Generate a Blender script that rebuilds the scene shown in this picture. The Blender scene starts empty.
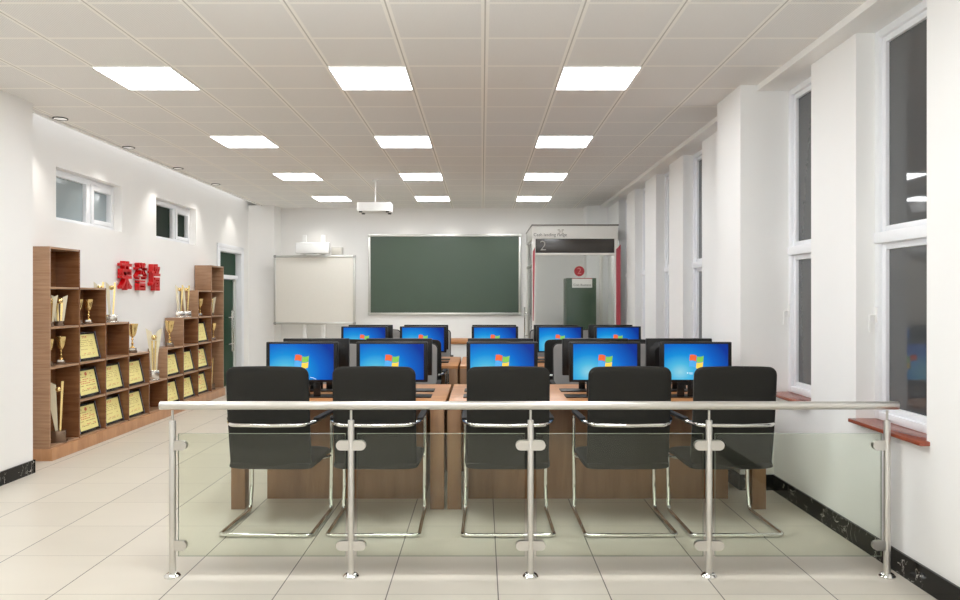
import bpy, bmesh, math, random
from math import sin, cos, pi, radians
from mathutils import Vector, Matrix
random.seed(7)
SC = bpy.context.scene
COL = SC.collection

# ------------------------------------------------------------------ materials
def s2l(c):
    c = c / 255.0
    return c / 12.92 if c <= 0.04045 else ((c + 0.055) / 1.055) ** 2.4
def rgb(r, g, b):
    return (s2l(r), s2l(g), s2l(b), 1.0)
def newmat(name):
    m = bpy.data.materials.new(name); m.use_nodes = True
    nt = m.node_tree
    return m, nt, nt.nodes['Principled BSDF']
def mat(name, col, rough=0.5, metal=0.0, spec=0.5, emit=None, estr=0.0, noise=0.0, nscale=30.0):
    m, nt, b = newmat(name)
    b.inputs['Base Color'].default_value = col
    b.inputs['Roughness'].default_value = rough
    b.inputs['Metallic'].default_value = metal
    b.inputs['Specular IOR Level'].default_value = spec
    if emit is not None:
        b.inputs['Emission Color'].default_value = emit
        b.inputs['Emission Strength'].default_value = estr
    tc = nt.nodes.new('ShaderNodeTexCoord')
    n = nt.nodes.new('ShaderNodeTexNoise'); n.inputs['Scale'].default_value = nscale
    n.inputs['Detail'].default_value = 3
    nt.links.new(tc.outputs['Object'], n.inputs['Vector'])
    mx = nt.nodes.new('ShaderNodeMix'); mx.data_type = 'RGBA'
    a = noise if noise else 0.02
    mx.inputs[6].default_value = [col[i] * (1 - a) for i in range(3)] + [1]
    mx.inputs[7].default_value = [min(1, col[i] * (1 + a)) for i in range(3)] + [1]
    nt.links.new(n.outputs['Fac'], mx.inputs[0])
    nt.links.new(mx.outputs[2], b.inputs['Base Color'])
    return m
class NG:
    """small helper for maths node chains"""
    def __init__(s, nt): s.nt = nt
    def v(s, op, a, b=None, c=None):
        n = s.nt.nodes.new('ShaderNodeMath'); n.operation = op
        for i, x in enumerate((a, b, c)):
            if x is None: continue
            if isinstance(x, (int, float)): n.inputs[i].default_value = x
            else: s.nt.links.new(x, n.inputs[i])
        return n.outputs[0]
    def mix(s, f, a, b):
        n = s.nt.nodes.new('ShaderNodeMix'); n.data_type = 'RGBA'
        for sock, x in ((n.inputs[0], f), (n.inputs[6], a), (n.inputs[7], b)):
            if isinstance(x, (tuple, list, float, int)): sock.default_value = x
            else: s.nt.links.new(x, sock)
        return n.outputs[2]
    def xyz(s):
        tc = s.nt.nodes.new('ShaderNodeTexCoord'); sp = s.nt.nodes.new('ShaderNodeSeparateXYZ')
        s.nt.links.new(tc.outputs['Object'], sp.inputs[0])
        return tc.outputs['Object'], sp.outputs
    def linedist(s, co, origin, pitch):
        t = s.v('DIVIDE', s.v('SUBTRACT', co, origin), pitch)
        f = s.v('SUBTRACT', t, s.v('FLOOR', t))
        return s.v('MULTIPLY', s.v('MINIMUM', f, s.v('SUBTRACT', 1.0, f)), pitch), s.v('FLOOR', t)
def wood(name, c1, c2, sc=(1.5, 30, 30), rough=0.4, spec=0.5):
    m, nt, b = newmat(name); g = NG(nt)
    co, o = g.xyz()
    mp = nt.nodes.new('ShaderNodeMapping'); mp.inputs['Scale'].default_value = sc
    nt.links.new(co, mp.inputs['Vector'])
    n = nt.nodes.new('ShaderNodeTexNoise'); n.inputs['Scale'].default_value = 1.0
    n.inputs['Detail'].default_value = 5; n.inputs['Roughness'].default_value = 0.6
    n.inputs['Distortion'].default_value = 0.4
    nt.links.new(mp.outputs[0], n.inputs['Vector'])
    f = g.v('MULTIPLY_ADD', n.outputs['Fac'], 2.4, -0.7)
    f = g.v('MINIMUM', g.v('MAXIMUM', f, 0.0), 1.0)
    nt.links.new(g.mix(f, c1, c2), b.inputs['Base Color'])
    b.inputs['Roughness'].default_value = rough
    b.inputs['Specular IOR Level'].default_value = spec
    return m

M = {}
M['wall'] = mat('wall_paint', rgb(240, 239, 237), 0.7, noise=0.01, nscale=4)
M['wallr'] = mat('wall_paint_window_side', rgb(240, 240, 239), 0.7, noise=0.01, nscale=4)
M['white'] = mat('white_plastic', rgb(240, 240, 238), 0.35)
M['frame'] = mat('window_frame_white', rgb(236, 238, 242), 0.35)
M['steel'] = mat('satin_steel', rgb(206, 203, 197), 0.3, 0.88)
M['chrome'] = mat('chrome', rgb(225, 224, 220), 0.10, 1.0)
M['fabric'] = mat('charcoal_fabric', rgb(34, 33, 30), 0.8, spec=.2, noise=0.12, nscale=300)
M['fabric2'] = mat('grey_fabric', rgb(132, 129, 125), 0.75, noise=0.1, nscale=300)
M['blackp'] = mat('black_plastic', rgb(18, 17, 16), 0.45, spec=.25)
M['blackg'] = mat('black_gloss', rgb(16, 15, 15), 0.25, spec=.35)
M['gold'] = mat('gold', rgb(238, 208, 142), 0.18, 0.95)
M['gold_dark'] = mat('gold_stem', rgb(220, 182, 112), 0.25, 0.95)
M['silver'] = mat('silver_block', rgb(205, 200, 192), 0.15, 0.85)
M['bronze'] = mat('bronze_block', rgb(120, 98, 80), 0.15, 0.6)
M['cream'] = mat('cream_acrylic', rgb(238, 228, 196), 0.15)
M['red'] = mat('red_letter', rgb(196, 0, 8), 0.4)
M['redd'] = mat('red_disc', rgb(156, 10, 24), 0.35)
M['pink'] = mat('red_glass_fin', rgb(176, 62, 74), 0.2)
M['booth'] = mat('booth_white', rgb(232, 230, 224), 0.3)
M['boothgrey'] = mat('booth_grey_metal', rgb(168, 168, 160), 0.3, 0.4)
M['display'] = mat('display_black', rgb(58, 53, 48), 0.25)
M['ink'] = mat('printed_ink', rgb(70, 66, 62), 0.6)
M['pale'] = mat('pale_print', rgb(170, 164, 154), 0.5)
M['boardgreen'] = mat('chalkboard_green', rgb(57, 75, 59), 0.36, noise=0.06, nscale=3)
M['cabgreen'] = mat('cabinet_green', rgb(48, 70, 48), 0.4)
M['wb'] = mat('whiteboard', rgb(226, 222, 212), 0.25)
M['alu'] = mat('aluminium', rgb(206, 206, 200), 0.3, 0.6)
M['glassgrey'] = mat('tinted_pane_grey', rgb(146, 158, 162), 0.12)
M['glassgreen'] = mat('tinted_pane_green', rgb(8, 26, 14), 0.3, spec=0.06)
M['doorgreen'] = mat('door_glass_green', rgb(16, 54, 32), 0.35, spec=0.06)
M['pane'] = mat('night_pane', rgb(68, 70, 72), 0.03, spec=0.7)
M['sill'] = wood('sill_wood', rgb(156, 78, 52), rgb(118, 52, 36), (20, 2, 20), 0.25)
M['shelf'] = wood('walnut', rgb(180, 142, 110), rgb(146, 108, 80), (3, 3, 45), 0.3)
M['shelf_shaded'] = wood('walnut_shaded', rgb(134, 90, 58), rgb(106, 66, 40), (3, 3, 30), 0.22)  # same walnut, darkened: the shade inside the case is in the colour
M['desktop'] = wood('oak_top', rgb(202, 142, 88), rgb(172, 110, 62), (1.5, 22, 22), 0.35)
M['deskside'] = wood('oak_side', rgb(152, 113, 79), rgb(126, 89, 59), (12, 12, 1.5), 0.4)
M['lamp'] = mat('lamp_diffuser', (1, 1, 1, 1), 0.5, emit=(0.965, 0.985, 1, 1), estr=18)
M['dl'] = mat('downlight_glow', (1, 1, 1, 1), 0.5, emit=(1, 0.95, 0.88, 1), estr=.35)
M['paper'] = mat('certificate_paper', rgb(250, 234, 152), 0.5, noise=0.10, nscale=9)
M['certred'] = mat('certificate_red', rgb(214, 74, 40), 0.6)
M['certtext'] = mat('certificate_text', rgb(168, 130, 62), 0.6)
M['doorgrey'] = mat('door_grey_metal', rgb(190, 192, 188), 0.4)
M['pad'] = mat('arm_pad_black', rgb(34, 32, 30), 0.7, spec=.2)
M['rim'] = mat('frame_silver_blue', rgb(150, 160, 182), 0.25, 0.5)

def m_floor():
    m, nt, b = newmat('floor_tile'); g = NG(nt); co, o = g.xyz()
    dx, ix = g.linedist(o[0], 0.087, 0.6); dy, iy = g.linedist(o[1], 4.025, 0.6)
    cv = nt.nodes.new('ShaderNodeCombineXYZ'); nt.links.new(ix, cv.inputs[0]); nt.links.new(iy, cv.inputs[1])
    wn = nt.nodes.new('ShaderNodeTexWhiteNoise'); wn.noise_dimensions = '2D'; nt.links.new(cv.outputs[0], wn.inputs['Vector'])
    n = nt.nodes.new('ShaderNodeTexNoise'); n.inputs['Scale'].default_value = 2.2; n.inputs['Detail'].default_value = 4
    mp = nt.nodes.new('ShaderNodeMapping'); mp.inputs['Scale'].default_value = (0.6, 2.0, 1)
    nt.links.new(co, mp.inputs[0]); nt.links.new(mp.outputs[0], n.inputs['Vector'])
    f = g.v('ADD', g.v('MULTIPLY', wn.outputs['Value'], 0.45), g.v('MULTIPLY', n.outputs['Fac'], 0.55))
    base = g.mix(f, rgb(204, 197, 183), rgb(219, 212, 198))
    l1 = g.v('LESS_THAN', dx, 0.0032); l2 = g.v('MULTIPLY', g.v('LESS_THAN', dy, 0.0024), 0.55)
    c = g.mix(g.v('MAXIMUM', l1, l2), base, rgb(84, 78, 70))
    nt.links.new(c, b.inputs['Base Color'])
    b.inputs['Roughness'].default_value = 0.33; b.inputs['Specular IOR Level'].default_value = 0.45
    return m
def m_ceiling():
    m, nt, b = newmat('ceiling_tile'); g = NG(nt); co, o = g.xyz()
    dx, ix = g.linedist(o[0], 0.02, 0.6); dy, iy = g.linedist(o[1], 5.69, 0.61)
    px = g.v('SINE', g.v('MULTIPLY', o[0], 2 * pi / 0.017)); py = g.v('SINE', g.v('MULTIPLY', o[1], 2 * pi / 0.017))
    dots = g.v('GREATER_THAN', g.v('MULTIPLY', px, py), 0.25)
    base = g.mix(dots, rgb(236, 235, 233), rgb(220, 219, 216))
    edge = g.v('MULTIPLY', g.v('LESS_THAN', dx, 0.026), g.v('GREATER_THAN', dx, 0.005))
    white = g.v('MAXIMUM', edge, g.v('LESS_THAN', dy, 0.016))
    c = g.mix(white, base, rgb(248, 246, 241))
    dark = g.v('LESS_THAN', dx, 0.005)
    c = g.mix(dark, c, rgb(196, 192, 186))
    nt.links.new(c, b.inputs['Base Color']); b.inputs['Roughness'].default_value = 0.75
    b.inputs['Specular IOR Level'].default_value = 0.2
    return m
def m_marble():
    m, nt, b = newmat('black_marble'); g = NG(nt); co, o = g.xyz()
    n = nt.nodes.new('ShaderNodeTexNoise'); n.inputs['Scale'].default_value = 7; n.inputs['Detail'].default_value = 3
    n.inputs['Distortion'].default_value = 1.5
    nt.links.new(co, n.inputs['Vector'])
    n2 = nt.nodes.new('ShaderNodeTexNoise'); n2.inputs['Scale'].default_value = 5; nt.links.new(co, n2.inputs['Vector'])
    v = g.v('MULTIPLY', g.v('LESS_THAN', g.v('ABSOLUTE', g.v('SUBTRACT', n.outputs['Fac'], 0.5)), 0.0045),
            g.v('GREATER_THAN', n2.outputs['Fac'], 0.5))
    nt.links.new(g.mix(v, rgb(14, 13, 12), rgb(206, 200, 190)), b.inputs['Base Color']); b.inputs['Specular IOR Level'].default_value = 0.2
    b.inputs['Roughness'].default_value = 0.12
    return m
def m_glass(name, tint, ior=1.45):
    m = bpy.data.materials.new(name); m.use_nodes = True; nt = m.node_tree; nt.nodes.clear()
    out = nt.nodes.new('ShaderNodeOutputMaterial'); t = nt.nodes.new('ShaderNodeBsdfTransparent')
    t.inputs[0].default_value = tint
    gl = nt.nodes.new('ShaderNodeBsdfGlossy'); gl.inputs['Roughness'].default_value = 0.03
    fr = nt.nodes.new('ShaderNodeFresnel'); fr.inputs['IOR'].default_value = ior
    mx = nt.nodes.new('ShaderNodeMixShader')
    nt.links.new(fr.outputs[0], mx.inputs[0]); nt.links.new(t.outputs[0], mx.inputs[1]); nt.links.new(gl.outputs[0], mx.inputs[2])
    nt.links.new(mx.outputs[0], out.inputs[0])
    return m
def m_screen():
    m, nt, b = newmat('screen_blue'); g = NG(nt); co, o = g.xyz()
    dx = g.v('SUBTRACT', o[0], -0.13); dz = g.v('MULTIPLY', g.v('SUBTRACT', o[2], 0.21), 1.25)
    d = g.v('SQRT', g.v('ADD', g.v('MULTIPLY', dx, dx), g.v('MULTIPLY', dz, dz)))
    r = nt.nodes.new('ShaderNodeValToRGB'); cr = r.color_ramp
    cr.elements[0].position = 0.0; cr.elements[0].color = rgb(140, 208, 226)
    cr.elements[1].position = 1.0; cr.elements[1].color = rgb(0, 40, 140)
    for p, c in ((0.2, rgb(70, 180, 222)), (0.42, rgb(8, 136, 214)), (0.68, rgb(0, 92, 196))):
        e = cr.elements.new(p); e.color = c
    nt.links.new(g.v('DIVIDE', d, 0.42), r.inputs[0])
    b.inputs['Base Color'].default_value = (0.005, 0.01, 0.02, 1)
    b.inputs['Roughness'].default_value = 0.35; b.inputs['Specular IOR Level'].default_value = 0.08
    nt.links.new(r.outputs[0], b.inputs['Emission Color']); b.inputs['Emission Strength'].default_value = 1.0
    return m
def m_emit(name, c, s=1.0): return mat(name, (c[0] * .2, c[1] * .2, c[2] * .2, 1), 0.4, emit=c, estr=s)
M['floor'] = m_floor(); M['ceiling'] = m_ceiling(); M['marble'] = m_marble()
M['glass'] = m_glass('railing_glass', (0.945, 0.972, 0.918, 1), 1.36)
M['glassedge'] = mat('glass_edge', rgb(168, 178, 158), 0.2)
M['clear'] = m_glass('clear_glass', (0.975, 0.985, 0.98, 1), 1.18)
M['screen'] = m_screen()
M['lr'] = m_emit('logo_red', rgb(228, 92, 40)); M['lg'] = m_emit('logo_green', rgb(120, 190, 70))
M['lb'] = m_emit('logo_blue', rgb(70, 160, 226)); M['ly'] = m_emit('logo_yellow', rgb(244, 204, 66))
M['lw'] = m_emit('logo_white', rgb(220, 240, 250))

# ------------------------------------------------------------------ mesh helpers
class MB:
    def __init__(s): s.bm = bmesh.new(); s.mi = 0
    def _faces(s, fs):
        for f in fs: f.material_index = s.mi
    def box(s, x0, x1, y0, y1, z0, z1, bev=0.0, seg=2):
        r = bmesh.ops.create_cube(s.bm, size=1.0)
        vs = r['verts']
        for v in vs:
            v.co = Vector(((x0 + x1) / 2 + v.co.x * (x1 - x0), (y0 + y1) / 2 + v.co.y * (y1 - y0), (z0 + z1) / 2 + v.co.z * (z1 - z0)))
        fs = set(f for v in vs for f in v.link_faces)
        s._faces(fs)
        if bev > 0:
            es = list(set(e for v in vs for e in v.link_edges))
            bmesh.ops.bevel(s.bm, geom=es, offset=bev, segments=seg, profile=0.5, affect='EDGES', material=-1)
        return s
    def quad(s, *pts):
        vs = [s.bm.verts.new(p) for p in pts]
        f = s.bm.faces.new(vs); f.material_index = s.mi; return s
    def loft(s, rings, cap=True, closed=True):
        R = [[s.bm.verts.new(p) for p in r] for r in rings]
        n = len(R[0]); fs = []
        for a, b in zip(R, R[1:]):
            for i in range(n if closed else n - 1):
                j = (i + 1) % n
                fs.append(s.bm.faces.new((a[i], a[j], b[j], b[i])))
        if cap:
            fs.append(s.bm.faces.new(list(reversed(R[0])))); fs.append(s.bm.faces.new(R[-1]))
        s._faces(fs); return s
    def lathe(s, prof, c=(0, 0, 0), n=20):
        rings = [[Vector((c[0] + r * cos(2 * pi * i / n), c[1] + r * sin(2 * pi * i / n), c[2] + z)) for i in range(n)] for r, z in prof]
        return s.loft(rings)
    def prism(s, pts, fn, d0, d1):
        """pts 2D polygon; fn(u,v,d)->3D"""
        return s.loft([[Vector(fn(u, v, d0)) for u, v in pts], [Vector(fn(u, v, d1)) for u, v in pts]])
    def tube(s, path, r, n=10, closed=False, cap=True):
        P = [Vector(p) for p in path]; m = len(P); rings = []
        prev = None
        for i in range(m):
            if closed: t = (P[(i + 1) % m] - P[i - 1])
            elif i == 0: t = P[1] - P[0]
            elif i == m - 1: t = P[-1] - P[-2]
            else: t = (P[i + 1] - P[i]).normalized() + (P[i] - P[i - 1]).normalized()
            t.normalize()
            if prev is None:
                a = Vector((0, 0, 1)) if abs(t.z) < 0.9 else Vector((1, 0, 0))
                u = t.cross(a).normalized()
            else:
                u = (prev - t * prev.dot(t)).normalized()
            w = t.cross(u); prev = u
            rings.append([P[i] + (u * cos(2 * pi * k / n) + w * sin(2 * pi * k / n)) * r for k in range(n)])
        if closed:
            rings.append(rings[0]); return s.loft(rings, cap=False)
        return s.loft(rings, cap=cap)
    def sphere(s, c, r, sc=(1, 1, 1)):
        rr = bmesh.ops.create_uvsphere(s.bm, u_segments=16, v_segments=10, radius=r)
        for v in rr['verts']: v.co = Vector((v.co.x * sc[0], v.co.y * sc[1], v.co.z * sc[2])) + Vector(c)
        s._faces(set(f for v in rr['verts'] for f in v.link_faces)); return s
    def mesh(s, me):
        n = len(s.bm.faces); s.bm.from_mesh(me); s.bm.faces.ensure_lookup_table()
        for f in s.bm.faces[n:]: f.material_index = s.mi
        return s
    def xf(s, mtx):
        bmesh.ops.transform(s.bm, matrix=mtx, verts=s.bm.verts); return s
    def build(s, name, mats, parent=None, smooth=True):
        bmesh.ops.recalc_face_normals(s.bm, faces=s.bm.faces)
        me = bpy.data.meshes.new(name); s.bm.to_mesh(me); s.bm.free()
        for m in (mats if isinstance(mats, (list, tuple)) else [mats]): me.materials.append(m)
        if smooth and len(me.polygons):
            me.shade_smooth(); me.set_sharp_from_angle(angle=radians(35))
        o = bpy.data.objects.new(name, me); COL.objects.link(o)
        if parent is not None: o.parent = parent
        return o
def fillet(pts, r, seg=6):
    P = [Vector(p) for p in pts]; out = [P[0]]
    for a, b, c in zip(P, P[1:], P[2:]):
        d1 = (a - b); d2 = (c - b); rr = min(r, d1.length * .49, d2.length * .49)
        p1 = b + d1.normalized() * rr; p2 = b + d2.normalized() * rr
        for i in range(seg + 1):
            t = i / seg
            out.append(p1 * (1 - t) ** 2 + b * 2 * t * (1 - t) + p2 * t * t)
    out.append(P[-1]); return out
def rrect(w, h, r, seg=5, cx=0, cy=0):
    out = []
    for sx, sy, a0 in ((1, 1, 0), (-1, 1, 90), (-1, -1, 180), (1, -1, 270)):
        for i in range(seg + 1):
            a = radians(a0 + 90 * i / seg)
            out.append((cx + sx * (w / 2 - r) + r * cos(a), cy + sy * (h / 2 - r) + r * sin(a)))
    return out
def text_mesh(body, size, extrude=0.002, offset=0.0):
    cu = bpy.data.curves.new('lettering', 'FONT'); cu.body = body; cu.size = size
    cu.extrude = extrude; cu.offset = offset; cu.align_x = 'CENTER'; cu.align_y = 'CENTER'
    o = bpy.data.objects.new('lettering', cu); COL.objects.link(o)
    dg = bpy.context.evaluated_depsgraph_get(); dg.update()
    me = bpy.data.meshes.new_from_object(o.evaluated_get(dg))
    bpy.data.objects.remove(o); bpy.data.curves.remove(cu)
    return me

# ------------------------------------------------------------------ tagging
def tag(o, label, cat, group=None, kind=None):
    o['label'] = label; o['category'] = cat
    if group: o['group'] = group
    if kind: o['kind'] = kind
    return o
def empty(name, loc=(0, 0, 0), rz=0.0):
    o = bpy.data.objects.new(name, None); COL.objects.link(o); o.location = loc; o.rotation_euler = (0, 0, rz)
    o.empty_display_size = 0.1
    return o
def struct(o, label=None, cat=None):
    o['kind'] = 'structure'
    if label: o['label'] = label
    if cat: o['category'] = cat
    return o
def copy_tree(o, parent=None):
    c = o.copy(); COL.objects.link(c)
    if parent is not None: c.parent = parent
    for ch in list(o.children): copy_tree(ch, c)
    return c

# ================================================================== CAMERA
F = 745.0; HC = 1.606
cd = bpy.data.cameras.new('camera'); cam = bpy.data.objects.new('camera', cd); COL.objects.link(cam)
cam.location = (0, 0, HC); cam.rotation_euler = (pi / 2, 0, 0)
cd.sensor_width = 36; cd.lens = F / 960 * 36; cd.shift_x = -2 / 960; cd.shift_y = -3 / 960
cd.clip_start = 0.05
SC.camera = cam

# ================================================================== ROOM SHELL
YB, YF, ZC = 14.84, -2.6, 3.37
XL, XR = -4.50, 2.43
b = MB(); b.box(-4.75, 2.75, YF - .1, YB + .2, -0.08, 0)
struct(b.build('floor', M['floor'], smooth=False), 'pale cream floor tiles with thin dark joints', 'floor')
b = MB(); b.box(-4.24, 2.29, YF, YB, ZC, ZC + .05)
struct(b.build('ceiling', M['ceiling'], smooth=False), 'suspended ceiling of perforated grey metal tiles', 'ceiling')
b = MB(); b.box(-4.75, 2.75, YF - .1, YB + .2, 3.6, 3.68)
struct(b.build('ceiling_slab', M['wall'], smooth=False), 'white slab above the suspended ceiling', 'ceiling')
b = MB(); b.box(-4.262, -4.225, 6.82, YB - .45, ZC - .02, ZC + .05)
struct(b.build('trim_1', M['white']), 'white edge strip of the ceiling above the trophy wall', 'trim')
b = MB(); b.box(-4.75, 2.75, YB, YB + .15, 0, 3.6)
struct(b.build('wall_back', M['wall'], smooth=False), 'white end wall carrying the green chalkboard', 'wall')
b = MB(); b.box(-4.75, 2.75, YF - .12, YF, 0, 3.6)
struct(b.build('wall_rear', M['wall'], smooth=False), 'white wall behind the viewer', 'wall')
# left wall with openings
WL = [(7.87, 9.31, 2.42, 2.985), (10.29, 11.72, 2.42, 2.985)]
DR = (12.70, 13.95, 0.0, 2.46)
b = MB(); X0 = -4.72
b.box(X0, -4.10, YF, 6.80, 0, 3.6)                         # thick near part
ys = 6.80
for (y0, y1, z0, z1) in WL + [DR]:
    b.box(X0, XL, ys, y0, 0, 3.6)
    if z0 > 0: b.box(X0, XL, y0, y1, 0, z0)
    b.box(X0, XL, y0, y1, z1, 3.6); ys = y1
b.box(X0, XL, ys, YB, 0, 3.6)
struct(b.build('wall_left', M['wall'], smooth=False), 'white wall with high windows above the trophy bookcase', 'wall')
b = MB(); b.box(X0, -4.0, 14.35, YB, 0, ZC)
struct(b.build('wall_column', M['wall'], smooth=False), 'white corner column beside the whiteboard', 'column')
# right wall: low wall, piers, header
OP = [(4.07, 4.84), (5.50, 6.20), (6.81, 7.52), (8.23, 9.00), (9.68, 10.40), (11.10, 11.83), (12.52, 13.25)]
b = MB(); b.box(XR, 2.72, YF, YB, 0, 0.80)
ys = YF
for y0, y1 in OP + [(YB, YB)]:
    b.box(XR, 2.72, ys, y0, 0.80, 3.6); ys = y1
for y0, y1 in OP: b.box(XR, 2.72, y0, y1, 3.32, 3.6)
struct(b.build('wall_right', M['wallr'], smooth=False), 'white wall with tall windows between piers', 'wall')
b = MB(); b.box(2.29, XR, YF, YB, 3.32, 3.6)
struct(b.build('trim_2', M['wall'], smooth=False), 'white dropped band along the window side of the ceiling', 'trim')
b = MB(); b.box(2.15, XR, 6.20, 6.81, 0, 3.37)
struct(b.build('wall_column', M['wallr'], smooth=False), 'white square column between the tall windows', 'column')
b = MB(); b.box(2.02, XR, 14.40, YB, 0, 3.37)
struct(b.build('wall_column', M['wallr'], smooth=False), 'white corner column behind the service booth', 'column')
# marble baseboards
def bb(name, lab, *bx):
    b = MB()
    for x in bx: b.box(*x)
    struct(b.build(name, M['marble'], smooth=False), lab, 'baseboard')
H = 0.13
bb('baseboard_right', 'black marble baseboard under the tall windows',
   (XR - .015, XR, YF, 6.20, 0, H), (2.138, XR, 6.185, 6.2, 0, H), (2.138, 2.15, 6.2, 6.81, 0, H), (2.138, XR, 6.81, 6.825, 0, H), (XR - .015, XR, 6.825, 14.4, 0, H))
bb('baseboard_left', 'black marble baseboard on the thick wall by the bookcase', (-4.1, -4.085, YF, 6.815, 0, H - .01), (-4.5, -4.085, 6.8, 6.815, 0, H - .01))
bb('baseboard_back', 'black marble baseboard of the chalkboard wall', (-4.0, 2.02, YB - .015, YB, 0, H))

# ---- tall windows on the right
for i, (y0, y1) in enumerate(OP):
    w = empty('window_%d' % (i + 1), (2.55, y0, 0.82)); struct(w, 'tall white framed window, number order from the railing'.replace(', number order from the railing', (' behind the end of the handrail', ' just before the square column', ' just beyond the square column', ' second beyond the square column', ' third beyond the square column', ' fourth beyond the square column', ' beside the service booth')[i]), 'window')
    W = y1 - y0; h = 3.32 - 0.82
    b = MB(); t = .05
    for (a0, a1, c0, c1) in ((0, t, 0, h), (W - t, W, 0, h), (t, W - t, 0, t), (t, W - t, h - t, h)):
        b.box(0, .10, a0, a1, c0, c1, .004)
    for (c0, c1) in ((t, 1.13), (1.20, h - t)):
        for (a0, a1, e0, e1) in ((t, t + .045, c0, c1), (W - t - .045, W - t, c0, c1), (t + .045, W - t - .045, c0, c0 + .04), (t + .045, W - t - .045, c1 - .04, c1)):
            b.box(.022, .09, a0, a1, e0, e1, .004)
    b.box(-.012, .10, 0.01, W - .01, 1.13, 1.20, .004)
    b.build('window_frame', M['frame'], w)
    b = MB(); b.box(.045, .06, .06, W - .06, .06, 1.15); b.box(.045, .06, .06, W - .06, 1.18, h - .06)
    b.build('window_pane', M['pane'], w)
    b = MB(); yy = W - .025
    b.box(-.012, 0, yy - .014, yy + .014, .62, .72, .004); b.tube(fillet([(-.01, yy, .67), (-.045, yy, .67), (-.045, yy, .56)], .015), .007)
    b.build('window_handle', M['white'], w)
    b = MB(); b.box(-.175, .0, -.03 if i == 0 else 0.0, W, -.025, 0.0, .006); b.box(0, .1, 0.0, W, -.02, 0)
    b.build('window_sill', M['sill'], w)
# ---- high windows on the left wall
for i, (y0, y1, z0, z1) in enumerate(WL):
    w = empty('window_%d' % (8 + i), (XL - .10, y0, z0))
    struct(w, ('high white window with grey panes above the bookcase', 'high white window with dark green panes beside the red characters')[i], 'window')
    W = y1 - y0; h = z1 - z0; t = .05
    b = MB()
    for (a0, a1, c0, c1) in ((0, t, 0, h), (W - t, W, 0, h), (t, W - t, 0, t), (t, W - t, h - t - .02, h), (W * .55, W * .55 + .08, t, h - t - .02)):
        b.box(-.06, 0, a0, a1, c0, c1, .004)
    s0 = W * .55 + .08
    for (a0, a1, c0, c1) in ((s0, s0 + .055, t, h - t), (W - t - .06, W - t, t, h - t), (s0 + .055, W - t - .06, t, t + .05), (s0 + .055, W - t - .06, h - t - .07, h - t)):
        b.box(-.05, .02, a0, a1, c0, c1, .004)
    b.build('window_frame', M['frame'], w)
    b = MB(); b.box(-.055, -.045, .03, s0 - .02, .03, h - .03); b.box(-.055, -.04, s0, W - .03, .03, h - .03)
    b.build('window_pane', M['glassgrey' if i == 0 else 'glassgreen'], w)
    b = MB(); yy = W - t - .03; b.box(.02, .03, yy - .01, yy + .01, h / 2 - .05, h / 2 + .05, .003); b.tube(fillet([(.028, yy, h / 2), (.05, yy, h / 2), (.05, yy, h / 2 + .08)], .01), .006)
    b.build('window_handle', M['white'], w)
# ---- glass door on the left wall
d = empty('door_1', (XL - .08, DR[0], 0)); struct(d, 'green glass door with steel pull bars beyond the bookcase', 'door')
W = DR[1] - DR[0]; h = DR[3]; t = .06
b = MB(); b.box(-.06, .10, 0, t, 0, h, .004); b.box(-.06, .10, W - t, W, 0, h, .004); b.box(-.06, .10, t, W - t, h - t, h, .004); b.box(-.06, .03, t, W - t, 1.93, 2.0, .004)
for (a0, a1, c0, c1) in ((-.07, 0.0, 0, h), (W, W + .07, 0, h), (-.07, W + .07, h, h + .07)): b.box(.08, .10, a0, a1, c0, c1, .004)
b.build('door_frame', M['frame'], d)
b = MB(); b.box(-.03, -.018, t, W - t, 2.0, h - t); b.build('transom_pane', M['doorgreen'], d)
b = MB(); b.box(-.03, -.018, t, W - t - .14, 0.01, 1.92); leaf = b.build('door_leaf', M['doorgreen'], d)
b = MB(); b.box(-.04, .0, W - t - .14, W - t, 0.01, 1.92, .004); b.box(-.02, .02, W - t - .16, W - t - .06, 1.88, 1.93, .004)
b.build('door_stile', M['doorgrey'], d)
b = MB(); yy = W - t - .26
for q in (0, .1):
    b.tube([(.04, yy - q, .62), (.04, yy - q, 1.36)], .014)
for z in (.76, 1.24):
    b.tube([(-.02, yy, z), (.04, yy, z)], .008); b.tube([(.04, yy - .28, z), (.04, yy, z)], .008); b.tube([(-.02, yy - .28, z), (.04, yy - .28, z)], .008)
b.build('door_handle', M['chrome'], leaf)

# ================================================================== CEILING LIGHTS
def ceiling_light():
    t = empty('ceiling_light')
    b = MB()
    for bx in ((-.298, .298, -.303, -.285), (-.298, .298, .285, .303), (-.298, -.28, -.285, .285), (.28, .298, -.285, .285)): b.box(bx[0], bx[1], bx[2], bx[3], -.012, .0)
    b.build('light_frame', M['white'], t)
    b = MB(); b.box(-.290, .290, -.298, .298, -.0125, -.002); b.build('diffuser', M['lamp'], t)
    return t
proto = ceiling_light(); first = True
cols = ((-2.68, 'column nearest the trophy wall'), (-.88, 'middle column'), (.92, 'column nearest the windows'))
rows = ((13.315, 'farthest row by the chalkboard'), (10.875, 'third row from the railing'), (8.435, 'second row from the railing'), (5.995, 'row nearest the railing'), (3.555, 'row over the viewer'), (1.115, 'row behind the viewer'))
for x, cn in cols:
    for y, rn in rows:
        o = proto if first else copy_tree(proto); first = False
        o.location = (x, y, ZC)
        tag(o, 'square white ceiling light panel, %s, %s' % (cn, rn), 'ceiling light', 'square ceiling light panels')
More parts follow.
